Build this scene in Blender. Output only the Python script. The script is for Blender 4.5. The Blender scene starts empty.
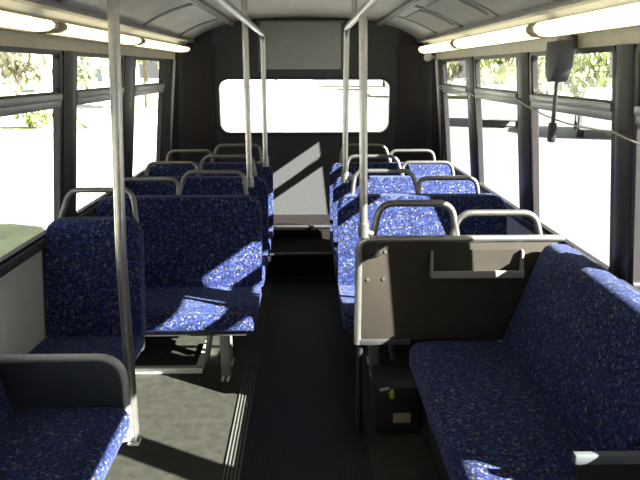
import bpy, bmesh, math, random
from mathutils import Vector, Matrix, noise
random.seed(7)
S = bpy.context.scene
C = S.collection
PI = math.pi

# ------------------------------------------------------------------ materials
def new_mat(name):
    m = bpy.data.materials.new(name); m.use_nodes = True
    nt = m.node_tree
    return m, nt, nt.nodes['Principled BSDF']

def plain(name, col, rough=0.6, metal=0.0, var=0.0, scale=30.0, bump=0.0, bscale=200.0, spec=0.5):
    m, nt, b = new_mat(name)
    b.inputs['Roughness'].default_value = rough
    b.inputs['Metallic'].default_value = metal
    b.inputs['Specular IOR Level'].default_value = spec
    b.inputs['Base Color'].default_value = (*col, 1)
    tc = nt.nodes.new('ShaderNodeTexCoord')
    if var > 0:
        n = nt.nodes.new('ShaderNodeTexNoise'); n.inputs['Scale'].default_value = scale; n.inputs['Detail'].default_value = 5
        r = nt.nodes.new('ShaderNodeValToRGB')
        r.color_ramp.elements[0].position = 0.3; r.color_ramp.elements[1].position = 0.7
        r.color_ramp.elements[0].color = (*[c*(1-var) for c in col], 1)
        r.color_ramp.elements[1].color = (*[min(1, c*(1+var)) for c in col], 1)
        nt.links.new(tc.outputs['Object'], n.inputs['Vector'])
        nt.links.new(n.outputs['Fac'], r.inputs['Fac'])
        nt.links.new(r.outputs['Color'], b.inputs['Base Color'])
    if bump > 0:
        n2 = nt.nodes.new('ShaderNodeTexNoise'); n2.inputs['Scale'].default_value = bscale
        bp = nt.nodes.new('ShaderNodeBump'); bp.inputs['Strength'].default_value = bump; bp.inputs['Distance'].default_value = 0.002
        nt.links.new(tc.outputs['Object'], n2.inputs['Vector'])
        nt.links.new(n2.outputs['Fac'], bp.inputs['Height'])
        nt.links.new(bp.outputs['Normal'], b.inputs['Normal'])
    return m

def fabric():
    m, nt, b = new_mat('blue_patterned_fabric')
    b.inputs['Roughness'].default_value = 0.85
    b.inputs['Sheen Weight'].default_value = 0.12
    b.inputs['Sheen Tint'].default_value = (0.5, 0.6, 1, 1)
    b.inputs['Specular IOR Level'].default_value = 0.25
    tc = nt.nodes.new('ShaderNodeTexCoord')
    v = nt.nodes.new('ShaderNodeTexVoronoi'); v.inputs['Scale'].default_value = 128
    nt.links.new(tc.outputs['Object'], v.inputs['Vector'])
    sep = nt.nodes.new('ShaderNodeSeparateColor')
    nt.links.new(v.outputs['Color'], sep.inputs['Color'])
    r = nt.nodes.new('ShaderNodeValToRGB'); r.color_ramp.interpolation = 'CONSTANT'
    e = r.color_ramp.elements
    cols = [(0.0, (0.009, 0.014, 0.068)), (0.32, (0.015, 0.026, 0.115)), (0.60, (0.004, 0.005, 0.020)), (0.67, (0.027, 0.044, 0.165)),
            (0.84, (0.060, 0.082, 0.205)), (0.92, (0.105, 0.085, 0.042)), (0.94, (0.155, 0.165, 0.205)), (0.985, (0.05, 0.035, 0.02))]
    e[0].position, e[0].color = cols[0][0], (*cols[0][1], 1)
    e[1].position, e[1].color = cols[1][0], (*cols[1][1], 1)
    for p, c in cols[2:]:
        x = e.new(p); x.color = (*c, 1)
    nt.links.new(sep.outputs['Red'], r.inputs['Fac'])
    nt.links.new(r.outputs['Color'], b.inputs['Base Color'])
    n2 = nt.nodes.new('ShaderNodeTexNoise'); n2.inputs['Scale'].default_value = 500
    bp = nt.nodes.new('ShaderNodeBump'); bp.inputs['Strength'].default_value = 0.35; bp.inputs['Distance'].default_value = 0.002
    nt.links.new(tc.outputs['Object'], n2.inputs['Vector'])
    nt.links.new(n2.outputs['Fac'], bp.inputs['Height'])
    nt.links.new(bp.outputs['Normal'], b.inputs['Normal'])
    return m

def glass():
    m = bpy.data.materials.new('window_glass'); m.use_nodes = True
    nt = m.node_tree; nt.nodes.clear()
    o = nt.nodes.new('ShaderNodeOutputMaterial')
    t = nt.nodes.new('ShaderNodeBsdfTransparent'); t.inputs['Color'].default_value = (0.90, 0.93, 0.92, 1)
    g = nt.nodes.new('ShaderNodeBsdfGlossy'); g.inputs['Roughness'].default_value = 0.02
    lw = nt.nodes.new('ShaderNodeLayerWeight'); lw.inputs['Blend'].default_value = 0.5
    pw = nt.nodes.new('ShaderNodeMath'); pw.operation = 'POWER'; pw.inputs[1].default_value = 5.0
    f = nt.nodes.new('ShaderNodeMath'); f.operation = 'MULTIPLY_ADD'; f.inputs[1].default_value = 0.45; f.inputs[2].default_value = 0.02
    nt.links.new(lw.outputs['Facing'], pw.inputs[0]); nt.links.new(pw.outputs[0], f.inputs[0])
    mx = nt.nodes.new('ShaderNodeMixShader')
    nt.links.new(f.outputs[0], mx.inputs['Fac']); nt.links.new(t.outputs[0], mx.inputs[1]); nt.links.new(g.outputs[0], mx.inputs[2])
    nt.links.new(mx.outputs[0], o.inputs['Surface'])
    return m

def emit(name, col, st):
    m, nt, b = new_mat(name)
    b.inputs['Base Color'].default_value = (0.8, 0.78, 0.7, 1)
    b.inputs['Emission Color'].default_value = (*col, 1)
    b.inputs['Emission Strength'].default_value = st
    b.inputs['Roughness'].default_value = 0.4
    return m

M = dict(
    fabric=fabric(), glass=glass(),
    chrome=plain('brushed_steel', (0.43, 0.42, 0.40), 0.34, 0.85, 0.08, 40),
    darkmetal=plain('dark_grey_metal', (0.12, 0.12, 0.125), 0.42, 0.6, 0.1, 40),
    whitemetal=plain('white_painted_metal', (0.72, 0.72, 0.68), 0.45, 0, 0.06, 20),
    shell=plain('charcoal_moulded_plastic', (0.035, 0.037, 0.045), 0.5, 0, 0.15, 25),
    vinyl=plain('dark_slate_vinyl', (0.045, 0.055, 0.075), 0.5, 0, 0.15, 20, 0.2, 300),
    panel=plain('brown_grey_laminate', (0.046, 0.038, 0.031), 0.6, 0, 0.08, 14, spec=0.3),
    black=plain('black_rubber', (0.014, 0.014, 0.016), 0.55, 0, 0.2, 25),
    frame=plain('black_window_frame', (0.030, 0.026, 0.028), 0.42, 0.2, 0.15, 25),
    bar=plain('grey_anodised_aluminium', (0.33, 0.33, 0.34), 0.4, 0.6, 0.08, 30),
    wall=plain('light_grey_wall_laminate', (0.58, 0.585, 0.57), 0.55, 0, 0.05, 8),
    dark=plain('dark_brown_wall_carpet', (0.040, 0.034, 0.036), 0.9, 0, 0.15, 60, 0.3, 250),
    rear=plain('slate_grey_wall_carpet', (0.058, 0.059, 0.063), 0.85, 0, 0.12, 60, 0.3, 250),
    reargrey=plain('pale_grey_rear_panel', (0.30, 0.30, 0.28), 0.6, 0, 0.06, 12),
    ceil=plain('grey_ceiling_laminate', (0.44, 0.42, 0.38), 0.55, 0, 0.06, 6),
    cove=plain('pale_ceiling_side_panel', (0.50, 0.50, 0.49), 0.42, 0, 0.10, 5),
    trim=plain('grey_ceiling_trim', (0.25, 0.24, 0.23), 0.45, 0.2, 0.08, 20),
    header=plain('tan_window_header', (0.36, 0.33, 0.26), 0.5, 0, 0.08, 14),
    floor=plain('speckled_grey_floor', (0.031, 0.030, 0.024), 0.62, 0, 0.30, 22, 0.15, 150),
    runner=plain('black_ribbed_rubber', (0.010, 0.012, 0.021), 0.55, 0, 0.2, 40, spec=0.35),
    riser=plain('dark_brown_step_rubber', (0.018, 0.014, 0.014), 0.8, 0, 0.2, 30, spec=0.12),
    rib=plain('pale_tread_rib', (0.13, 0.127, 0.11), 0.5, 0, 0.1, 30),
    lamp=emit('lit_lamp_diffuser', (1.0, 0.90, 0.56), 2.1),
    capm=plain('lamp_end_plastic', (0.42, 0.36, 0.22), 0.5, 0, 0.1, 20),
    tan=plain('tan_label', (0.40, 0.33, 0.22), 0.6, 0, 0.1, 60),
    yellow=plain('yellow_green_plastic', (0.40, 0.46, 0.06), 0.5, 0, 0.05, 20),
    cord=plain('pale_cord', (0.42, 0.40, 0.36), 0.6, 0, 0.1, 60),
    road=plain('shade_lifted_concrete', (0.62, 0.61, 0.59), 0.8, 0, 0.06, 0.6),  # colour lightened so the ground looks sunlit inside the bus shadow
    asphalt=plain('bounce_dimmed_asphalt', (0.20, 0.198, 0.19), 0.85, 0, 0.08, 0.8),  # colour darkened so the sunlit side bounces less light into the bus
    grass=plain('bright_lawn', (0.68, 0.72, 0.42), 0.9, 0, 0.35, 1.6),
    leaf=plain('pale_green_leaf', (0.38, 0.42, 0.20), 0.7, 0, 0.4, 0.8),
    leaf2=plain('olive_leaf', (0.44, 0.42, 0.27), 0.7, 0, 0.4, 0.8),
    bark=plain('grey_bark', (0.20, 0.16, 0.12), 0.9, 0, 0.25, 4),
    paint=plain('pale_grey_car_paint', (0.55, 0.56, 0.58), 0.25, 0.2, 0.02, 4),
    paint2=plain('white_car_paint', (0.75, 0.75, 0.75), 0.25, 0, 0.02, 4),
    carglass=plain('dark_car_glass', (0.05, 0.06, 0.07), 0.1, 0, 0.05, 3),
    siding=plain('white_house_siding', (0.66, 0.65, 0.62), 0.8, 0, 0.05, 2),
    roof=plain('grey_shingle_roof', (0.28, 0.27, 0.27), 0.9, 0, 0.2, 5),
)

# ------------------------------------------------------------------ mesh helpers
class MB:
    def __init__(self): self.bm = bmesh.new()
    def box(self, x0, x1, y0, y1, z0, z1, bev=0.0, seg=2, rot=None, about=None):
        bm = self.bm
        vs = [bm.verts.new((x, y, z)) for x in (x0, x1) for y in (y0, y1) for z in (z0, z1)]
        q = [(0,1,3,2),(4,6,7,5),(0,4,5,1),(2,3,7,6),(0,2,6,4),(1,5,7,3)]
        fs = [bm.faces.new([vs[i] for i in f]) for f in q]
        if bev > 0:
            es = list({e for f in fs for e in f.edges})
            r = bmesh.ops.bevel(bm, geom=es, offset=bev, segments=seg, affect='EDGES', profile=0.5)
            vs = list({v for f in r['faces'] for v in f.verts} | {v for v in vs if v.is_valid})
        if rot is not None:
            bmesh.ops.rotate(bm, verts=vs, cent=about or (0,0,0), matrix=rot)
        return vs
    def tube(self, pts, r, fillet=0.0, n=10, cap=True, closed=False):
        P = [Vector(p) for p in pts]
        if fillet > 0:
            out = []
            N = len(P)
            for i, p in enumerate(P):
                if (i == 0 or i == N-1) and not closed: out.append(p); continue
                a, b = P[(i-1) % N], P[(i+1) % N]
                f = min(fillet, (a-p).length*0.49, (b-p).length*0.49)
                s, t = p+(a-p).normalized()*f, p+(b-p).normalized()*f
                for k in range(7):
                    u = k/6; out.append((1-u)**2*s + 2*u*(1-u)*p + u*u*t)
            P = out
        bm = self.bm; rings = []
        N = len(P); up = None
        for i, p in enumerate(P):
            if closed: d = (P[(i+1) % N]-P[i-1]).normalized()
            elif i == 0: d = (P[1]-p).normalized()
            elif i == N-1: d = (p-P[i-1]).normalized()
            else: d = ((P[i+1]-p).normalized()+(p-P[i-1]).normalized()).normalized()
            if up is None:
                up = Vector((0,0,1)) if abs(d.z) < 0.9 else Vector((1,0,0))
            up = (up-d*up.dot(d)).normalized(); sd = d.cross(up)
            rings.append([bm.verts.new(p+r*(math.cos(2*PI*k/n)*up+math.sin(2*PI*k/n)*sd)) for k in range(n)])
        for i in range(N-1+(1 if closed else 0)):
            A, B = rings[i], rings[(i+1) % N]
            for k in range(n): bm.faces.new((A[k], A[(k+1) % n], B[(k+1) % n], B[k]))
        if cap and not closed:
            bm.faces.new(rings[0][::-1]); bm.faces.new(rings[-1])
        return self
    def prism(self, poly, axis, a, b, bev=0.0, seg=2, bev_all=False):
        """extrude a 2D polygon along axis ('x','y','z') from a to b"""
        bm = self.bm
        def mk(p, t):
            if axis == 'x': return (t, p[0], p[1])
            if axis == 'y': return (p[0], t, p[1])
            return (p[0], p[1], t)
        A = [bm.verts.new(mk(p, a)) for p in poly]; B = [bm.verts.new(mk(p, b)) for p in poly]
        n = len(poly)
        fa = bm.faces.new(A); fb = bm.faces.new(B[::-1])
        sides = [bm.faces.new((A[i], B[i], B[(i+1) % n], A[(i+1) % n])) for i in range(n)]
        if bev > 0:
            es = list(set(fa.edges) | set(fb.edges))
            bmesh.ops.bevel(bm, geom=es, offset=bev, segments=seg, affect='EDGES', profile=0.5)
        return self
    def cyl(self, c, r, h, axis='z', n=16, r2=None):
        d = {'x': Vector((1,0,0)), 'y': Vector((0,1,0)), 'z': Vector((0,0,1))}[axis]
        c = Vector(c)
        if r2 is None: return self.tube([c, c+d*h], r, n=n)
        m = Matrix.Translation(c+d*h/2) @ d.to_track_quat('Z', 'Y').to_matrix().to_4x4()
        bmesh.ops.create_cone(self.bm, cap_ends=True, segments=n, radius1=r, radius2=r2, depth=h, matrix=m)
        return self
    def map(self, fn):
        for v in self.bm.verts: v.co = fn(v.co)
        return self
    def build(self, name, mat, parent=None, smooth=True, angle=40):
        bmesh.ops.recalc_face_normals(self.bm, faces=self.bm.faces[:])
        me = bpy.data.meshes.new(name); self.bm.to_mesh(me); self.bm.free()
        me.materials.append(M[mat])
        if smooth:
            me.polygons.foreach_set('use_smooth', [True]*len(me.polygons))
            me.set_sharp_from_angle(angle=math.radians(angle))
        o = bpy.data.objects.new(name, me); C.objects.link(o)
        if parent is not None: o.parent = parent
        return o

def rrect(x0, x1, z0, z1, r, corners=(1,1,1,1), n=6):
    """rounded rectangle polygon, corners order: bl, br, tr, tl; values scale r"""
    out = []
    cs = [((x0, z0), PI, corners[0]), ((x1, z0), 1.5*PI, corners[1]), ((x1, z1), 0, corners[2]), ((x0, z1), 0.5*PI, corners[3])]
    sg = [(1,1), (-1,1), (-1,-1), (1,-1)]
    for (c, a0, k), (sx, sz) in zip(cs, sg):
        rr = r*k
        if rr <= 1e-5: out.append(c); continue
        cx, cz = c[0]+sx*rr, c[1]+sz*rr
        for i in range(n+1):
            a = a0+0.5*PI*i/n
            out.append((cx+rr*math.cos(a), cz+rr*math.sin(a)))
    return out

def thing(name, label, cat, loc=(0,0,0), rz=0, group=None):
    o = bpy.data.objects.new(name, None); C.objects.link(o)
    o.empty_display_size = 0.1
    o.location = loc; o.rotation_euler = (0,0,rz)
    o['label'] = label; o['category'] = cat
    if group: o['group'] = group
    return o
def tag(o, label, cat, group=None, kind=None):
    o['label'] = label; o['category'] = cat
    if group: o['group'] = group
    if kind: o['kind'] = kind
    return o
def struct(o, label=None, cat=None):
    o['kind'] = 'structure'
    if label: o['label'] = label
    if cat: o['category'] = cat
    return o
def dup(root, loc, label, group=None):
    r = root.copy(); C.objects.link(r); r.location = loc; r['label'] = label
    if group: r['group'] = group
    for ch in list(root.children):
        c = ch.copy(); C.objects.link(c); c.parent = r
        for g in list(ch.children):
            d = g.copy(); C.objects.link(d); d.parent = c
    return r

# ------------------------------------------------------------------ room dimensions
WX, HEAD, LEAN = 1.165, 1.682, 0.11
SILLS = {-1: 0.892, 1: 0.845}      # window sill heights, left and right
YR, YF = 5.60, -2.40
def wx(z): return WX - LEAN*max(0.0, z-0.85)
def wallmap(s):
    # local x = distance outward from the wall's inner face; leans inwards with height
    return lambda co: Vector((s*(wx(co.z)+co.x), co.y, co.z))

# floor --------------------------------------------------------------
f = MB(); f.box(-1.22, 1.22, YF, 4.70, -0.08, 0.0)
struct(f.build('floor', 'floor'), 'grey speckled bus floor', 'floor')
f = MB(); f.box(-0.275, 0.262, YF+0.1, 4.70, 0.0, 0.006)
for i in range(24):
    x = -0.26+i*0.0222
    f.box(x, x+0.010, YF+0.1, 4.69, 0.006, 0.009)
struct(f.build('floor_aisle_runner', 'runner'), 'black ribbed rubber runner along the aisle', 'runner')
def tread(x0):
    f = MB(); f.box(x0, x0+0.075, YF+0.1, 3.12, 0.0, 0.004)
    o = struct(f.build('floor_tread_strip', 'runner'), 'dark tread strip with pale ribs beside the aisle', 'tread strip')
    r = MB()
    for i in range(5): r.box(x0+0.004+i*0.0155, x0+0.0095+i*0.0155, YF+0.1, 3.12, 0.004, 0.008)
    r.build('rib', 'rib', o)
tread(-0.352)
# rear steps / platform
f = MB(); f.box(-1.22, 1.22, 4.70, 5.16, -0.08, 0.20); f.box(-1.22, 1.22, 5.16, YR+0.05, -0.08, 0.31)
struct(f.build('floor_rear_platform', 'riser'), 'raised dark rear floor with two steps', 'platform')
f = MB(); f.box(-0.30, 0.25, 4.688, 4.715, 0.188, 0.206, 0.004); f.box(-0.30, 0.25, 5.148, 5.175, 0.298, 0.316, 0.004)
f.box(-0.30, 0.25, 4.690, 4.70, 0.0, 0.012)
struct(f.build('trim_1', 'darkmetal'), 'grey nosing on the rear steps', 'step nosing')

# side walls ---------------------------------------------------------
WIN_R = [(0.30, 1.24), (1.37, 2.065), (2.215, 3.055), (3.245, 4.075), (4.275, 5.055)]
WIN_L = [(0.13, 0.92), (1.06, 1.86), (2.0, 2.845), (3.025, 3.805), (4.065, 4.89)]
def side_wall(s, wins, nm):
    SILL = SILLS[s]
    lo = MB(); lo.box(0, 0.05, YF, YR, -0.05, 0.60); lo.box(0, 0.05, YF, YR, 0.60, SILL-0.045)
    lo.map(wallmap(s)); w = struct(lo.build('wall_'+nm, 'wall', smooth=False), 'pale grey lower %s wall of the bus' % nm, 'wall')
    u = MB()
    u.box(-0.012, 0.06, YF, YR, HEAD, 1.74)
    ho = u.map(wallmap(s)).build('header', 'header', w, smooth=False)
    p = MB()
    ys = [YF]+[t for a in wins for t in a]+[YR]
    for i in range(0, len(ys), 2):
        p.box(0.0, 0.03, ys[i], ys[i+1], 0.80, HEAD)
    p.box(-0.002, 0.032, wins[-1][1], YR, 0.3, HEAD)
    p.map(wallmap(s)).build('pillar', 'dark', w, smooth=False)
    # round pillar covers between the windows
    for i in range(2, len(ys)-2, 2):
        q = MB(); c = (ys[i]+ys[i+1])/2; h = (ys[i+1]-ys[i])/2-0.022
        q.prism([(0.0, c-h), (-0.012, c-h), (-0.026, c-h*0.55), (-0.030, c), (-0.026, c+h*0.55), (-0.012, c+h), (0.0, c+h)], 'z', SILL, HEAD)
        q.map(wallmap(s)).build('pillar_cover', 'frame', w, angle=60)
    t = MB(); t.box(-0.022, 0.04, YF, wins[-1][1]+0.04, SILL-0.045, SILL, 0.010)
    t.map(wallmap(s)).build('sill', 'darkmetal', w)
    return w
side_wall(-1, WIN_L, 'left'); side_wall(1, WIN_R, 'right')

def window(s, y0, y1, n):
    SILL = SILLS[s]
    ZB = 1.472 if s < 0 else 1.458
    def ring(a0, a1, b0, b1, r, w, x0, x1):
        out = rrect(a0, a1, b0, b1, r); inn = rrect(a0+w, a1-w, b0+w, b1-w, max(0.008, r-w))
        m = MB(); bm = m.bm; N = len(out)
        V = [[bm.verts.new((x, p[0], p[1])) for p in pts] for x in (x0, x1) for pts in (out, inn)]
        o0, i0, o1, i1 = V
        for k in range(N):
            j = (k+1) % N
            bm.faces.new((o0[k], o0[j], i0[j], i0[k])); bm.faces.new((o1[k], i1[k], i1[j], o1[j]))
            bm.faces.new((o0[k], o1[k], o1[j], o0[j])); bm.faces.new((i0[k], i0[j], i1[j], i1[k]))
        return m
    fr = ring(y0-0.012, y1+0.012, SILL-0.012, HEAD+0.012, 0.05, 0.026, -0.010, 0.018)
    o = struct(fr.map(wallmap(s)).build('window_%d' % n, 'frame'), None, None)
    o['label'] = 'black framed side window of the bus'; o['category'] = 'window'
    up = ring(y0+0.010, y1-0.010, ZB+0.026, HEAD-0.010, 0.03, 0.010, -0.004, 0.016)
    up.map(wallmap(s)).build('vent_sash', 'frame', o)
    b = MB(); b.box(-0.014, 0.020, y0+0.008, y1-0.008, ZB-0.034, ZB+0.004, 0.004); b.box(-0.020, 0.020, y0+0.008, y1-0.008, ZB-0.002, ZB+0.028, 0.004)
    b.map(wallmap(s)).build('transom_bar', 'bar', o)
    for a, c in ((SILL+0.006, ZB-0.015), (ZB+0.015, HEAD-0.008)):
        g = MB(); g.box(0.006, 0.011, y0+0.006, y1-0.006, a, c)
        g.map(wallmap(s)).build('glass', 'glass', o, smooth=False)
n = 1
for s, W in ((-1, WIN_L), (1, WIN_R)):
    for a, b in W: window(s, a, b, n); n += 1

# rear wall with rounded window ----------------------------------------
PROF = [(1.075, 1.735), (1.045, 1.79), (0.985, 1.845), (0.90, 1.895), (0.80, 1.94), (0.70, 1.972), (0.62, 1.99)]   # cove curve, right half
CEN = [(0.62, 1.998), (0.45, 2.018), (0.25, 2.03), (0.0, 2.035)]
def rear_outline():
    R = [(1.20, 0.0), (1.20, 0.85), (1.11, 1.735)]+PROF[1:]+CEN[:-1]
    return R+[(0.0, 2.045)]+[(-x, z) for x, z in R[::-1]]
RW = (-0.775, 0.745, 1.048, 1.53)      # rear window opening
def rear_wall():
    m = MB(); bm = m.bm
    hole = rrect(RW[0], RW[1], RW[2], RW[3], 0.09, n=8)
    outl = rear_outline()
    # bridge in polar order around the window centre
    cx, cz = 0.0, 1.28
    N = 96
    def hit(poly, a):
        d = (math.cos(a), math.sin(a)); best = 1e9
        for i in range(len(poly)):
            p, q = poly[i], poly[(i+1) % len(poly)]
            ex, ez = q[0]-p[0], q[1]-p[1]
            den = d[0]*ez-d[1]*ex
            if abs(den) < 1e-9: continue
            t = ((p[0]-cx)*ez-(p[1]-cz)*ex)/den; u = ((p[0]-cx)*d[1]-(p[1]-cz)*d[0])/den
            if t > 0 and -1e-6 <= u <= 1+1e-6: best = min(best, t)
        return (cx+d[0]*best, cz+d[1]*best)
    angs = sorted({math.atan2(p[1]-cz, p[0]-cx) for p in hole+outl})
    rings = []
    for y in (YR, YR+0.06):
        I = [bm.verts.new((p[0], y, p[1])) for p in (hit(hole, a) for a in angs)]
        O = [bm.verts.new((p[0], y, p[1])) for p in (hit(outl, a) for a in angs)]
        rings.append((I, O))
    K = len(angs)
    for (I, O) in rings:
        for k in range(K): bm.faces.new((I[k], I[(k+1) % K], O[(k+1) % K], O[k]))
    for k in range(K):
        j = (k+1) % K
        bm.faces.new((rings[0][0][k], rings[1][0][k], rings[1][0][j], rings[0][0][j]))
    w = struct(m.build('wall_rear', 'rear', smooth=False), 'slate grey rear wall of the bus', 'wall')
    # window frame and glass
    def ring(w0, x0, x1, r, y0, y1, grow):
        pass
    out = rrect(RW[0]-0.02, RW[1]+0.02, RW[2]-0.02, RW[3]+0.02, 0.11, n=8); inn = rrect(RW[0]+0.012, RW[1]-0.012, RW[2]+0.012, RW[3]-0.012, 0.08, n=8)
    m = MB(); bm = m.bm; K = len(out)
    V = [[bm.verts.new((p[0], y, p[1])) for p in pts] for y in (YR-0.014, YR+0.065) for pts in (out, inn)]
    for k in range(K):
        j = (k+1) % K
        bm.faces.new((V[0][k], V[0][j], V[1][j], V[1][k])); bm.faces.new((V[2][k], V[3][k], V[3][j], V[2][j]))
        bm.faces.new((V[0][k], V[2][k], V[2][j], V[0][j])); bm.faces.new((V[1][k], V[1][j], V[3][j], V[3][k]))
    o = struct(m.build('window_11', 'frame'), 'wide rounded rear window of the bus', 'window')
    g = MB(); g.prism(rrect(RW[0]+0.005, RW[1]-0.005, RW[2]+0.005, RW[3]-0.005, 0.085, n=8), 'y', YR+0.03, YR+0.035)
    g.build('glass', 'glass', o, smooth=False)
    # dark filled corners between last side windows and rear wall
    for s in (-1, 1):
        c = MB()
        pts = [(1.20, YR-0.34), (1.105, YR-0.34)]+[(0.875+0.23*math.cos(a), YR-0.24+0.23*math.sin(a)) for a in [PI/2*i/8 for i in range(9)]]+[(0.86, YR+0.0), (1.20, YR)]
        c.prism(pts, 'z', 0.30, 1.80)
        c.map(lambda co, s=s: Vector((s*(co.x-0.11*max(0, co.z-0.85)*0.8), co.y, co.z)))
        struct(c.build('wall_rear_corner', 'dark', angle=30), 'dark carpeted rounded rear corner', 'wall')
        c = MB(); c.prism([(s*0.80, 0.31), (s*1.16, 0.31), (s*1.16, 0.85), (s*1.075, 1.735)]+[(s*x, z) for x, z in PROF[1:5]]+[(s*0.80, 1.938)], 'y', YR-0.012, YR)
        struct(c.build('wall_rear_side_panel', 'dark', smooth=False), 'dark panel on the rear wall beside the window', 'wall')
        t = MB(); t.tube([(s*(wx(0.6)-0.02), 5.16, 0.45), (s*(wx(0.85)-0.02), 5.16, 0.85), (s*(wx(1.68)-0.02), 5.16, 1.68)], 0.018)
        struct(t.build('trim_%d' % (2 if s < 0 else 3), 'bar'), 'pale vertical strip behind the last %s window' % ('left' if s < 0 else 'right'), 'trim')
rear_wall()
# raised grey panel above the rear window
p = thing('rear_access_panel', 'pale grey access panel above the rear window', 'panel', (-0.045, YR, 1.585))
m = MB(); m.prism(rrect(-0.345, 0.345, 0.02, 0.405, 0.02), 'y', -0.035, 0.0, 0.006); m.build('cover', 'reargrey', p)
m = MB(); m.box(-0.38, 0.38, -0.045, 0.0, 0.405, 0.425, 0.004); m.box(-0.365, -0.345, -0.04, 0, 0.0, 0.405, 0.004); m.box(0.345, 0.365, -0.04, 0, 0.0, 0.405, 0.004)
m.build('edge_trim', 'darkmetal', p)

# front end of the bus (behind the camera): windscreen wall
m = MB()
m.box(-1.22, 1.22, YF-0.06, YF, -0.05, 0.75); m.box(-1.15, 1.15, YF-0.06, YF, 1.72, 2.08)
for x in (-1.22, -0.04, 1.10): m.box(x, x+0.10, YF-0.06, YF, 0.75, 1.72)
struct(m.build('wall_front', 'dark', smooth=False), 'dark front wall around the windscreen', 'wall')

# ceiling --------------------------------------------------------------
def shell_strip(poly, y0, y1, th=0.03):
    """strip of the curved ceiling; poly = list of (x,z) seen from inside, thickness added above"""
    m = MB()
    m.prism(poly+[(x*1.02, z+th) for x, z in poly[::-1]], 'y', y0, y1)
    return m
c = shell_strip([(-x, z) for x, z in CEN[:-1]]+[(0, 2.035)]+CEN[:-1][::-1], YF-0.05, YR+0.06)
ceil = struct(c.build('ceiling', 'ceil', angle=60), 'grey curved bus ceiling', 'ceiling')
for s in (-1, 1):
    c = shell_strip([(s*x, z) for x, z in PROF], YF-0.05, YR+0.06)
    struct(c.build('ceiling_side_panel', 'cove', angle=60), 'pale curved ceiling panel above the %s windows' % ('left' if s < 0 else 'right'), 'ceiling panel')
    t = MB(); t.box(s*0.60, s*0.655, YF, YR-0.02, 1.968, 1.992, 0.008)
    t.tube([(s*0.628, YF, 1.968), (s*0.628, YR-0.02, 1.968)], 0.012)
    struct(t.build('trim_%d' % (4 if s < 0 else 5), 'trim'), 'grey ceiling moulding', 'trim')
    t = MB(); t.box(s*0.94, s*0.985, YF, 5.50, 1.822, 1.850, 0.006)
    struct(t.build('trim_%d' % (6 if s < 0 else 7), 'trim'), 'grey strip above the lamps', 'trim')
    # curved ribs that divide the side panels
    for y in ([1.5, 2.5, 3.25, 4.0, 4.75] if s > 0 else [1.2, 2.6, 3.9, 5.0]):
        r = MB(); pp = PROF[2:]
        r.prism([(s*x, z-0.012) for x, z in pp]+[(s*x, z+0.004) for x, z in pp[::-1]], 'y', y-0.018, y+0.018)
        r.build('ceiling_rib', 'trim', ceil, angle=60)
# roof outer skin keeps the daylight out
m = MB(); m.prism([(-1.2, 1.72), (-1.0, 1.97), (-0.6, 2.09), (0, 2.13), (0.6, 2.09), (1.0, 1.97), (1.2, 1.72), (1.22, 1.75), (1.02, 2.0), (0.6, 2.12), (0, 2.16), (-0.6, 2.12), (-1.02, 2.0), (-1.22, 1.75)], 'y', YF-0.06, YR+0.06)
struct(m.build('ceiling_outer_roof', 'whitemetal'), 'outer roof skin of the bus', 'roof')

# advert card rails on right side panel: pale cards under a rail
card = 0
for y0, y1 in ((1.55, 2.44), (2.55, 3.2), (3.30, 3.95), (4.05, 4.7)):
    pp = [(0.93, 1.874), (0.86, 1.908), (0.78, 1.942), (0.71, 1.962)]
    m = MB(); m.prism([(x, z) for x, z in pp]+[(x-0.003, z-0.007) for x, z in pp[::-1]], 'y', y0+0.03, y1-0.03)
    o = tag(m.build('card_holder', 'reargrey', angle=60), ['card holder on the right ceiling curve nearest the camera', 'second card holder back along the right ceiling curve', 'third card holder back along the right ceiling curve', 'rearmost card holder on the right ceiling curve'][card], 'card holder', 'card holders on the right ceiling curve')
    card += 1

# lamps ------------------------------------------------------------------
def lamp(s, y0, y1, label, k=0.70):
    x = s*0.985
    t = thing('ceiling_lamp', label, 'lamp', (x, (y0+y1)/2, 1.765), 0, 'lit strip lamps above the windows')
    L = (y1-y0)/2-0.03
    # convex diffuser profile in x,z
    pf = [(s*0.055, -0.026), (s*0.02, -0.034), (-s*0.022, -0.028), (-s*0.046, -0.004), (-s*0.050, 0.022), (-s*0.036, 0.046), (s*0.01, 0.05), (s*0.05, 0.02)]
    pf = [(a, b*k-0.010) for a, b in pf]
    m = MB(); m.prism(pf, 'y', -L, L, 0.003); m.build('diffuser', 'lamp', t, angle=50)
    for e in (-1, 1):
        m = MB(); pc = [(a*1.06, b*1.06+0.001) for a, b in pf]
        m.prism(pc, 'y', e*L, e*(L+0.028), 0.004); m.build('end_cap', 'capm', t, angle=50)
    m = MB(); m.box(min(s*0.035, s*0.062), max(s*0.035, s*0.062), -L, L, -0.03, 0.03); m.build('back_plate', 'capm', t)
for y0, y1, l in ((1.32, 2.70, 'lit strip lamp above the right windows, nearest the camera'), (2.73, 4.14, 'lit strip lamp in the middle above the right windows'), (4.17, 5.40, 'lit strip lamp above the right windows, next to the rear wall')):
    lamp(1, y0, y1, l)
for y0, y1, l in ((1.05, 2.50, 'lit strip lamp above the left windows, nearest the camera'), (2.56, 3.76, 'lit strip lamp in the middle above the left windows'), (3.79, 5.28, 'lit strip lamp above the left windows, next to the rear wall')):
    lamp(-1, y0, y1, l, 0.5)

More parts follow.
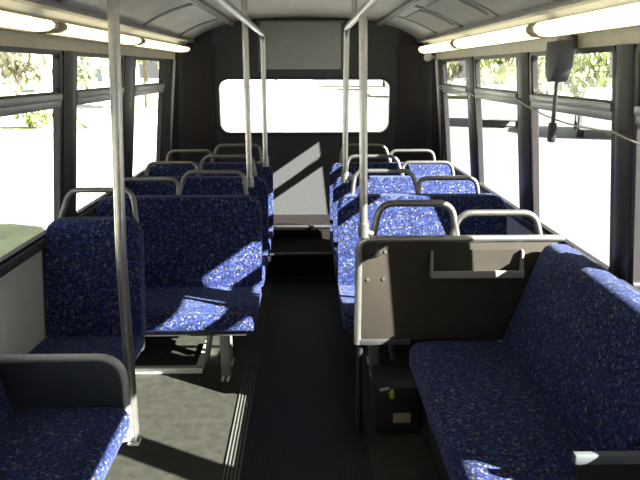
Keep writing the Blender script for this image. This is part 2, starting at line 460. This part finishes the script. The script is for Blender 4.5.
# ------------------------------------------------------------------ seats
TILT = 0.20   # y shift per metre of height of the backrests
def seat_parts(root, s, w, arches, top=0.472, arch=0.582, legs='pedestal', legx=0.19, zf=0.0):
    """local frame: x=0 aisle edge .. s*w window edge; y=0 foot of backrest; z=0 floor"""
    B = 0.465
    def X(a): return s*a
    # cushion (puffed)
    m = MB()
    prof = [(-0.43, 0.385), (-0.442, 0.40), (-0.442, 0.43), (-0.43, 0.458), (-0.39, 0.476), (-0.30, 0.478), (-0.15, 0.468), (-0.02, 0.462), (0.02, 0.46), (0.03, 0.40), (0.0, 0.385)]
    m.prism(prof, 'x', X(0.0), X(w), 0.024, 3); cu = m.build('cushion', 'fabric', root, angle=60)
    m = MB(); m.tube([(X(0.004), -0.405, 0.468), (X(w-0.004), -0.405, 0.468)], 0.004, n=6); m.build('piping', 'vinyl', cu)
    m = MB(); m.box(min(X(0.03), X(w-0.03)), max(X(0.03), X(w-0.03)), -0.41, 0.02, 0.352, 0.388, 0.008); m.build('seat_pan', 'shell', root)
    # backrest pad
    a, b = sorted((X(0.0), X(w)))
    cr = (0.3, 0.3, 0.75, 0.75)
    m = MB(); m.prism(rrect(a, b, B-0.03, B+top, 0.085, cr, 8), 'y', 0.0, 0.075, 0.026, 3)
    m.map(lambda co: Vector((co.x, co.y+TILT*(co.z-B), co.z)))
    bk = m.build('backrest', 'fabric', root, angle=60)
    # hard rear shell
    m = MB(); m.prism(rrect(a+0.012, b-0.012, B-0.11, B+top-0.018, 0.075, cr, 8), 'y', 0.072, 0.095, 0.008, 2)
    m.map(lambda co: Vector((co.x, co.y+TILT*(co.z-B), co.z)))
    m.build('back_shell', 'shell', root, angle=60)
    # grab arches above the pad
    for (x0, x1, dz, sl, sr) in arches:
        zt = B+arch+dz; zb = B+top-0.06
        P = [(X(x0-sl), 0.085+TILT*(zb-B), zb), (X(x0), 0.085+TILT*(zt-B), zt), (X(x1), 0.085+TILT*(zt-B), zt), (X(x1+sr), 0.085+TILT*(zb-B), zb)]
        m = MB(); m.tube(P, 0.0125, 0.05); m.build('grab_rail', 'railm', root, angle=60)
    # under frame and legs
    for y in (-0.33, -0.03):
        m = MB(); m.tube([(X(0.06), y, 0.340), (X(w), y, 0.340)], 0.016); m.build('seat_frame', 'darkmetal', root)
    for y, ww in ((-0.15, 0.026), (0.02, 0.016)):
        m = MB(); m.box(min(X(legx-ww), X(legx+ww)), max(X(legx-ww), X(legx+ww)), y-0.014, y+0.014, zf, 0.352, 0.004)
        lg = m.build('leg', 'legm', root)
        for e in (-1, 1):
            m = MB(); m.box(min(X(legx+e*0.014-0.008), X(legx+e*0.014+0.008)), max(X(legx+e*0.014-0.008), X(legx+e*0.014+0.008)), y-0.06, y+0.03, zf, zf+0.014, 0.004); m.build('foot', 'whitemetal', lg)
    if w > 0.6:
        m = MB(); m.tube([(X(legx+0.06), -0.13, 0.34), (X(legx+0.12), -0.05, zf+0.045)], 0.016); m.build('brace', 'legm', root)

M['armm'] = plain('grey_armrest_vinyl', (0.13, 0.145, 0.155), 0.5, 0, 0.08, 30)
M['satin'] = plain('satin_bright_tube', (0.60, 0.61, 0.62), 0.5, 0.55, 0.05, 40)
M['legm'] = plain('mid_grey_leg_metal', (0.25, 0.25, 0.24), 0.45, 0.3, 0.1, 30)
M['railm'] = plain('worn_grey_steel_tube', (0.24, 0.23, 0.22), 0.36, 0.8, 0.1, 40)
ARCH2 = [(0.10, 0.415, 0.012, 0.025, 0.055), (0.455, 0.775, -0.028, 0.0, 0.02)]
G = 'double seats in blue patterned fabric'
GL = ['double seat left of the aisle with a sunlit lower corner, first behind the single seat', 'second double seat back on the left of the aisle, in shade',
      'rearmost double seat on the left of the aisle']
GR = ['sunlit double seat right of the aisle, directly behind the brown partition panel', 'second sunlit double seat back from the brown partition on the right',
      'rearmost sunlit double seat right of the aisle']
for s, ys, labs, xa, wd in ((-1, (3.20, 3.83, 4.45), GL, -0.25, 0.885), (1, (3.21, 3.82, 4.43), GR, 0.17, 0.925)):
    protos = {}
    for y, lab in zip(ys, labs):
        zf = 0.0
        key = zf
        # the aisle grab rail of left seats carries poles just like the right ones
        if key not in protos:
            r = thing('double_seat', lab, 'seat', (xa, y, 0), 0, G)
            seat_parts(r, s, wd, ARCH2, zf=zf)
            protos[key] = r
        else:
            dup(protos[key], (xa, y, 0), lab, G)

r = thing('single_seat', 'single blue patterned seat by the left window with a see-through grab loop', 'seat', (-0.735, 2.56, 0))
seat_parts(r, -1, 0.418, [(0.05, 0.33, 0.03, 0.02, 0.06)], top=0.50, arch=0.585, legx=0.12)

# white floor rail near the first left double seat
m = MB(); m.box(-1.12, -0.575, 3.085, 3.125, 0.0, 0.035, 0.006); m.box(-0.615, -0.575, 3.125, 3.45, 0.0, 0.035, 0.006)
tag(m.build('floor_rail', 'whitemetal'), 'white metal rail on the floor under the first left double seat', 'rail')

# right side-facing bench -------------------------------------------------
b = thing('side_bench', 'long blue side-facing bench seat under the right windows', 'bench', (0.0, 0.0, 0.0))
y0, y1 = 1.28, 2.47
m = MB(); m.prism([(0.455, 0.34), (0.44, 0.37), (0.44, 0.43), (0.455, 0.458), (0.50, 0.472), (0.70, 0.465), (0.90, 0.458), (0.94, 0.44), (0.94, 0.34)], 'y', y0, y1, 0.022, 3)
m.build('cushion', 'fabric', b, angle=60)
m = MB(); m.prism([(0.835, 0.45), (0.845, 0.47), (0.965, 0.86), (0.985, 0.895), (1.02, 0.91), (1.075, 0.905), (1.085, 0.88), (1.06, 0.55), (0.97, 0.42), (0.86, 0.43)], 'y', 1.46, y1+0.0, 0.03, 3)
m.build('backrest', 'fabric', b, angle=60)
m = MB(); m.box(0.53, 1.08, y0+0.02, y1-0.02, 0.0, 0.34, 0.01); m.build('base_cabinet', 'black', b)
m = MB(); m.prism([(0.98, 0.40), (1.10, 0.56), (1.125, 0.88), (1.09, 0.885), (1.06, 0.55), (0.95, 0.42)], 'y', 1.46, y1); m.build('back_shell', 'shell', b)
m = MB(); m.box(0.715, 1.06, 1.43, 1.455, 0.575, 0.605, 0.006); ar = m.build('armrest', 'armm', b)
m = MB(); m.box(0.73, 1.06, 1.435, 1.450, 0.46, 0.576); m.build('arm_panel', 'black', ar)

# left side-facing bench ----------------------------------------------------
b = thing('side_bench', 'blue side-facing bench seat with a chrome-edged end panel at lower left', 'bench', (0, 0, 0))
y0, y1 = 0.9, 1.905
m = MB(); m.prism([(-0.635, 0.40), (-0.605, 0.43), (-0.60, 0.47), (-0.625, 0.498), (-0.68, 0.505), (-0.9, 0.49), (-1.08, 0.48), (-1.08, 0.38), (-0.66, 0.38)], 'y', y0, y1, 0.03, 3)
m.build('cushion', 'fabric', b, angle=60)
m = MB(); m.prism([(-1.0, 0.48), (-1.07, 0.86), (-1.10, 0.90), (-1.125, 0.88), (-1.11, 0.45)], 'y', y0, y1, 0.012, 2); m.build('backrest', 'fabric', b, angle=60)
m = MB(); m.prism(rrect(-1.12, -0.632, 0.44, 0.655, 0.085, (0, 0, 1, 0), 8), 'y', 1.915, 1.945, 0.004); m.build('end_panel', 'vinyl', b)
m = MB(); m.tube([(-1.13, 1.93, 0.662), (-0.628, 1.93, 0.662), (-0.628, 1.93, 0.36)], 0.0155, 0.085); m.build('end_rail', 'satin', b, angle=60)
m = MB(); m.box(-1.10, -0.68, y0+0.02, y1-0.03, 0.345, 0.385, 0.008); m.build('seat_pan', 'shell', b)
for y in (1.05, 1.80):
    m = MB(); m.tube([(-0.72, y, 0.35), (-0.70, y, 0.0)], 0.02); m.build('leg', 'whitemetal', b)
m = MB(); m.tube([(-1.14, 1.80, 0.33), (-0.70, 1.80, 0.33)], 0.016); m.build('seat_frame', 'darkmetal', b)

# partition in front of right seats ------------------------------------------
YP = 2.505
p = thing('partition_panel', 'brown partition panel with a steel tube frame at the end of the right bench', 'partition', (0, YP, 0))
m = MB(); m.prism(rrect(0.225, 1.06, 0.455, 0.905, 0.05, (0.3, 0, 0, 1)), 'y', -0.008, 0.012, 0.002); m.build('panel', 'panel', p)
m = MB(); m.tube([(0.219, 0, 0.44), (0.219, 0, 0.915), (1.085, 0, 0.915)], 0.016, 0.055, n=12); m.build('tube_frame', 'chrome', p, angle=60)
m = MB(); m.tube([(0.232, 0.02, 0.0), (0.232, 0.02, 0.455)], 0.014); m.build('leg', 'black', p)
m = MB(); m.box(0.215, 0.45, -0.014, 0.014, 0.437, 0.465, 0.004); m.build('bottom_rail', 'darkmetal', p)
for x0, x1, z in ((0.30, 0.625, 1.055), (0.64, 0.985, 1.012)):
    m = MB(); m.tube([(x0-0.02, 0.05, 0.90), (x0+0.01, 0.06, z), (x1-0.01, 0.06, z), (x1+0.02, 0.05, 0.90)], 0.0145, 0.06); m.build('grab_rail', 'railm', p, angle=60)
# tray holder
m = MB(); m.box(0.525, 0.905, -0.012, -0.008, 0.765, 0.87); tr = m.build('tray_holder', 'panel', p)
m = MB(); m.box(0.52, 0.91, -0.055, -0.010, 0.758, 0.770, 0.003); m.box(0.52, 0.91, -0.058, -0.052, 0.758, 0.79, 0.002); m.build('lip', 'reargrey', tr)
for x in (0.52, 0.902):
    m = MB(); m.prism([(-0.01, 0.758), (-0.055, 0.758), (-0.03, 0.87), (-0.01, 0.87)], 'x', x, x+0.008); m.build('bracket', 'reargrey', tr)
for x, z in ((0.258, 0.74), (0.325, 0.742), (0.33, 0.862)):
    m = MB(); m.cyl((x, -0.012, z), 0.007, 0.006, 'y', 10); m.build('screw', 'chrome', p)
m = MB(); m.box(0.262, 0.315, -0.022, -0.008, 0.845, 0.858, 0.003, rot=Matrix.Rotation(-0.25, 3, 'Y'), about=(0.29, 0, 0.85)); m.build('latch', 'black', p)

# securement box by the partition foot
bx = thing('securement_box', 'black floor box with a tan label under the brown partition', 'box', (0.42, 2.52, 0))
m = MB(); m.box(-0.115, 0.10, -0.03, 0.20, 0.0, 0.23, 0.012); m.build('housing', 'black', bx)
m = MB(); m.box(-0.035, 0.045, -0.036, -0.030, 0.055, 0.105, 0.002); m.build('label_plate', 'tan', bx)
m = MB(); m.tube([(-0.10, -0.045, 0.225), (-0.06, -0.045, 0.235), (-0.055, -0.032, 0.20)], 0.008, 0.01); m.build('hook', 'chrome', bx)
m = MB(); m.box(-0.055, -0.035, -0.05, -0.03, 0.185, 0.225, 0.004); m.build('release_tab', 'yellow', bx)

# ------------------------------------------------------------------ poles and rails
def pole(label, pts, r=0.0165, clamp=None, fillet=0.0, flange=None, name='grab_pole'):
    t = thing(name, label, 'pole', pts[0])
    o = Vector(pts[0])
    m = MB(); m.tube([Vector(q)-o for q in pts], r, fillet, n=14); m.build('tube', 'chrome', t, angle=60)
    if clamp:
        m = MB(); m.tube([Vector(q)-o for q in clamp], 0.014, 0.0); m.cyl((0, 0, -0.02), r+0.006, 0.06); m.build('clamp', 'chrome', t, angle=60)
    if flange:
        q = Vector(flange)-o; m = MB(); m.cyl(q-Vector((0,0,0.012)), 0.035, 0.012, r2=0.03); m.build('ceiling_flange', 'trim', t)
    return t
pole('steel pole at left front, fixed to the side bench corner', [(-0.630, 1.995, 0.30), (-0.628, 2.02, 1.0), (-0.585, 2.06, 2.0)], 0.0185, flange=(-0.585, 2.06, 1.995))
pole('steel pole standing on the left corner of the brown partition', [(0.237, YP, 0.945), (0.219, YP, 1.799)], 0.0165, [(0.237, YP, 0.95), (0.275, YP, 0.935)])
pole('steel pole rising from the first left double seat', [(-0.318, 3.435, 0.99), (-0.318, 3.435, 2.02)], 0.0165, [(-0.318, 3.435, 1.0), (-0.360, 3.435, 1.0)], flange=(-0.318, 3.435, 2.02))
for s, x, y, lab in ((-1, -0.268, 4.06, 'overhead rail left of the aisle bending down to a pole on the second left seat'), (1, 0.215, 3.445, 'overhead rail right of the aisle bending down to a pole on the first right seat')):
    t = pole(lab, [(x, y, 1.01), (x, y, 1.815), (x, -0.9, 1.815)], 0.0155, [(x, y, 1.02), (x+s*0.05, y, 1.01)], fillet=0.07, name='overhead_rail')
    for yy in (0.4, 2.9):
        m = MB(); m.tube([(0, yy-y, 1.82-1.01), (0, yy-y, 2.025-1.01)], 0.012); m.build('hanger', 'chrome', t)
# bracket at foot of the left front pole
m = MB(); m.tube([(-0.70, 1.975, 0.315), (-0.632, 1.995, 0.315)], 0.012); m.box(-0.652, -0.610, 1.973, 2.017, 0.292, 0.302, 0.004)
pl = [o for o in C.objects if o.name == 'grab_pole'][0]
o = m.map(lambda co: co-Vector((-0.630, 1.995, 0.30))).build('foot_bracket', 'whitemetal', pl)

# ------------------------------------------------------------------ bell cord, hanging buckle
m = MB(); pts = []
anch = [(5.08, 1.48), (4.175, 1.465), (3.15, 1.46), (2.14, 1.395), (1.30, 1.39)]
for i in range(len(anch)-1):
    (ya, za), (yb, zb) = anch[i], anch[i+1]
    for k in range(8):
        u = k/8; z = za+(zb-za)*u-0.03*4*u*(1-u)
        pts.append((wx(z)-0.050, ya+(yb-ya)*u, z))
pts.append((wx(1.39)-0.05, 1.30, 1.39))
m.tube(pts, 0.0032, 0, n=6)
bc = tag(m.build('bell_cord', 'cord'), 'thin pale bell cord sagging across the right windows', 'cord')
for y, z in anch:
    m = MB(); m.tube([(wx(z)-0.052, y, z), (wx(z)-0.005, y, z)], 0.006, n=8); m.build('cord_clip', 'bar', bc)

h = thing('buckle_holder', 'dark grey box with a strap and buckle hanging before the right window', 'strap holder', (1.0, 2.53, 1.58))
m = MB(); m.prism([(-0.058, 0.15), (-0.058, 0.055), (-0.035, 0.015), (-0.012, -0.005), (0.018, -0.005), (0.038, 0.015), (0.058, 0.055), (0.058, 0.15)], 'x', -0.035, 0.035, 0.006); m.map(lambda co: Vector((co.x, co.y, co.z-0.02)))
m.build('housing', 'shell', h)
m = MB(); m.box(-0.01, 0.065, -0.02, 0.02, 0.10, 0.15, 0.004); m.build('mount', 'darkmetal', h)
m = MB(); m.box(-0.004, 0.004, -0.014, 0.014, -0.20, 0.0, 0.002); m.build('strap', 'black', h)
m = MB(); m.box(-0.012, 0.012, -0.022, 0.022, -0.265, -0.185, 0.008); m.build('buckle', 'black', h)

# small corner camera at right rear
k = thing('corner_speaker', 'small pale fitting high in the right rear corner', 'fitting', (0.985, 5.22, 1.70))
m = MB(); m.cyl((0, -0.02, 0), 0.034, 0.05, 'y', 16, 0.026); m.build('body', 'bar', k)
m = MB(); m.box(0.0, 0.09, 0.0, 0.05, -0.012, 0.012, 0.003); m.build('bracket', 'bar', k)

# ------------------------------------------------------------------ outside
GZ = -0.38
m = MB(); m.box(-90, 1.4, -40, 160, GZ-0.2, GZ); struct(m.build('ground', 'road', smooth=False), 'concrete outside, lightened to look sunlit in the bus shadow', 'ground')
m = MB(); m.box(1.4, 90, -40, 160, GZ-0.2, GZ); struct(m.build('road', 'asphalt', smooth=False), 'grey asphalt outside on the right, darkened to bounce less light', 'road')
def patch(pts, lab, k):
    m = MB(); m.prism(pts, 'z', GZ-0.02, GZ+0.10, 0.03); o = m.build('lawn', 'grass'); o['kind'] = 'structure'; o['label'] = lab; o['category'] = 'lawn'
patch([(-16, 3.5), (-3.2, 3.5), (-3.3, 7.6), (-6, 8.6), (-16, 8.9)], 'grass verge beside the road on the left', 1)
patch([(-14, 19), (-8.6, 19), (-8.2, 22), (-9, 25), (-14, 25)], 'grass island across the road on the left', 2)
patch([(-7.6, 22), (-5.6, 22), (-6.0, 34), (-10, 34), (-9.4, 26)], 'grass island farther back on the left', 3)
patch([(5, 49), (60, 40), (70, 70), (6, 70)], 'grass bank beyond the road on the right', 4)

def foliage(name, loc, rx, ry, rz, nleaf, size, mat, trunk, label, cat, group):
    t = thing(name, label, cat, loc, 0, group)
    rnd = random.Random(hash((round(loc[0], 2), round(loc[1], 2))) & 0xffff)
    m = MB(); bm = m.bm
    blobs = [(rnd.uniform(-.55, .55)*rx, rnd.uniform(-.55, .55)*ry, rnd.uniform(-.6, .55)*rz, rnd.uniform(.45, .7)) for _ in range(9)]
    for i in range(nleaf):
        bx_, by_, bz_, br = blobs[i % 9]
        d = Vector((rnd.gauss(0, 1), rnd.gauss(0, 1), rnd.gauss(0, 1))).normalized()*(0.45+0.55*rnd.random())
        c = Vector((bx_+d.x*rx*br, by_+d.y*ry*br, trunk+rz+bz_+d.z*rz*br))
        c.z = max(c.z, 0.05)
        q = Vector((rnd.gauss(0, 1), rnd.gauss(0, 1), rnd.gauss(0, 1))).normalized().to_track_quat('Z', 'X')
        s_ = size*rnd.uniform(.6, 1.3)
        v = [bm.verts.new(c+q @ Vector(p)) for p in ((-s_, 0, 0), (0, -s_*.55, .1*s_), (s_, 0, 0), (0, s_*.55, .1*s_))]
        bm.faces.new(v)
    m.build('crown', mat, t, smooth=False)
    m = MB(); m.cyl((0, 0, -0.02), 0.16 if trunk > .5 else 0.06, trunk+rz, r2=0.06 if trunk > .5 else 0.03); m.build('trunk', 'bark', t)
T = 'trees outside the bus'
foliage('tree', (-8.2, 33, GZ), 2.2, 2.2, 2.6, 900, 0.26, 'leaf', 1.6, 'tree seen through the rearmost left window', 'tree', T)
foliage('tree', (-30, 56, GZ), 3.5, 3.5, 3.6, 900, 0.5, 'leaf', 1.2, 'tree beyond the house through the nearest left window', 'tree', T)
foliage('tree', (-11.4, 40, GZ), 1.6, 1.6, 2.4, 600, 0.26, 'leaf2', 1.4, 'slender tree beside the rear end of the left windows', 'tree', T)
foliage('tree', (-20.6, 46, GZ), 2.6, 2.6, 2.4, 1500, 0.32, 'leaf2', 1.0, 'leafy tree at the front edge of the nearest left window', 'tree', T)
foliage('tree', (-16.0, 47, GZ), 1.0, 1.0, 1.5, 500, 0.2, 'leaf', 0.8, 'small tree in front of the white house on the left', 'tree', T)
SH = 'bushes along the bank on the right'
bl = ['bush at the rear end of the right bank', 'second bush from the rear end of the right bank', 'third bush from the rear end of the right bank', 'fourth bush from the rear end of the right bank',
      'fifth bush from the rear end of the right bank', 'sixth bush from the rear end of the right bank', 'seventh bush from the rear end of the right bank', 'bush at the near end of the right bank']
for i in range(8):
    u = i/7
    foliage('bush', (9.5+23*u, 46-5*u, GZ), 1.5, 1.3, 1.9+0.25*(i % 3), 1800, 0.22, 'leaf' if i % 2 else 'leaf2', 0.1, bl[i], 'bush', SH)
foliage('bush', (-8.9, 21.0, GZ+0.1), 0.7, 0.7, 0.5, 300, 0.14, 'leaf', 0.05, 'low bush on the grass island outside the left window', 'bush', None)
foliage('tree', (-3.5, 75, GZ), 4, 3, 2.6, 700, 0.5, 'leaf2', 1.2, 'far tree through the left end of the rear window', 'tree', T)
foliage('tree', (9.5, 78, GZ), 4.5, 3, 2.6, 700, 0.5, 'leaf2', 1.0, 'far tree through the right end of the rear window', 'tree', T)

tl = ['tall tree behind the bank at the rear end of the right windows', 'second tall tree behind the bank, counted from the rear', 'middle tall tree behind the right bank',
      'tall tree behind the bank next to the nearest one', 'tall tree behind the near end of the right bank']
for i in range(5):
    foliage('tree', (12.5+5.6*i, 62-1.5*i, GZ), 2.2, 2.0, 3.0, 1500, 0.34, 'leaf2' if i % 2 else 'leaf', 0.9, tl[i], 'tree', T)

def car(loc, rz, paint, label):
    t = thing('car', label, 'car', loc, rz, 'parked cars outside')
    body = [(-2.1, 0.28), (-2.15, 0.60), (-2.05, 0.85), (-1.35, 0.95), (-0.75, 1.40), (0.75, 1.43), (1.35, 1.02), (2.05, 0.90), (2.15, 0.60), (2.1, 0.28)]
    m = MB(); m.prism(body, 'y', -0.85, 0.85, 0.07, 3)
    m.map(lambda co: Vector((co.x, co.y*(1-0.22*max(0, co.z-0.95)/0.5), co.z))); m.build('body', paint, t)
    for s in (-1, 1):
        m = MB(); m.prism([(-1.12, 0.97), (-0.68, 1.33), (-0.03, 1.35), (-0.03, 0.97)], 'y', s*0.80, s*0.845); m.prism([(0.04, 0.97), (0.04, 1.35), (0.70, 1.34), (1.12, 1.02), (1.12, 0.97)], 'y', s*0.80, s*0.845)
        m.map(lambda co: Vector((co.x, co.y*(1-0.22*max(0, co.z-0.95)/0.5)*1.012, co.z))); m.build('side_window', 'carglass', t)
        for x in (-1.35, 1.35):
            m = MB(); m.cyl((x, s*0.68, 0.32), 0.32, s*0.19, 'y', 20); w = m.build('wheel', 'black', t)
            m = MB(); m.cyl((x, s*0.865, 0.32), 0.19, s*0.012, 'y', 16); m.build('hub', 'bar', w)
car((9.6, 20.0, GZ), 1.2, 'paint2', 'white parked car seen through the nearest full right window')
car((7.4, 24.0, GZ), 1.2, 'paint', 'grey parked car seen through the second right window')
hs = thing('house', 'white house with a grey roof outside the left windows', 'house', (-20.5, 61, GZ))
m = MB(); m.box(-4, 4, -3, 3, 0, 2.8); m.prism([(-4, 2.8), (4, 2.8), (0, 4.9)], 'y', -3, 3); m.build('wall', 'siding', hs, smooth=False)
m = MB(); m.prism([(-4.5, 2.55), (0, 5.0), (4.5, 2.55), (4.5, 2.75), (0, 5.2), (-4.5, 2.75)], 'y', -3.4, 3.4); m.build('roof', 'roof', hs, smooth=False)
for x in (-2.2, 1.2):
    m = MB(); m.box(x, x+1.0, -3.06, -2.98, 1.0, 2.1); m.build('window', 'carglass', hs)

# ------------------------------------------------------------------ light, sky, camera
sd = Vector((-0.87, 0.51, -0.595)).normalized()
L = bpy.data.lights.new('sun', 'SUN'); L.energy = 60.0; L.angle = 0.009; L.color = (1.0, 0.95, 0.86)
so = bpy.data.objects.new('sun', L); C.objects.link(so); so.rotation_euler = sd.to_track_quat('-Z', 'Y').to_euler(); so.location = (6, -3, 6)

w = bpy.data.worlds.new('World'); S.world = w; w.use_nodes = True
nt = w.node_tree; bg = nt.nodes['Background']
sk = nt.nodes.new('ShaderNodeTexSky'); sk.sky_type = 'HOSEK_WILKIE'; sk.turbidity = 9
sk.sun_direction = (-sd).normalized(); sk.ground_albedo = 0.6
ad = nt.nodes.new('ShaderNodeMix'); ad.data_type = 'RGBA'; ad.blend_type = 'ADD'; ad.inputs['Factor'].default_value = 1.0
ad.inputs['B'].default_value = (0.52, 0.54, 0.57, 1)      # bright even haze added to the clear sky
nt.links.new(sk.outputs['Color'], ad.inputs['A'])
nt.links.new(ad.outputs['Result'], bg.inputs['Color']); bg.inputs['Strength'].default_value = 1.25

f_px, vx, vy, H = 620.0, 306.0, 70.0, 1.60
d = Vector((vx-320, vy-240, f_px)).normalized()
r = Vector((1, 0, 0)); r = (r-d*r.dot(d)).normalized(); dn = d.cross(r)
def w_(v): return Vector((r.dot(v), d.dot(v), -dn.dot(v)))
right, down, fwd = w_(Vector((1,0,0))), w_(Vector((0,1,0))), w_(Vector((0,0,1)))
mt = Matrix((right, -down, -fwd)).transposed().to_4x4(); mt.translation = (0, 0, H)
cam = bpy.data.cameras.new('camera'); co = bpy.data.objects.new('camera', cam); C.objects.link(co)
co.matrix_world = mt; cam.sensor_width = 36; cam.lens = f_px/640*36; cam.clip_start = 0.02; cam.clip_end = 500
S.camera = co
S.view_settings.view_transform = 'Standard'; S.view_settings.look = 'None'; S.view_settings.gamma = 1.0
S.view_settings.use_curve_mapping = False; S.view_settings.exposure = -0.3
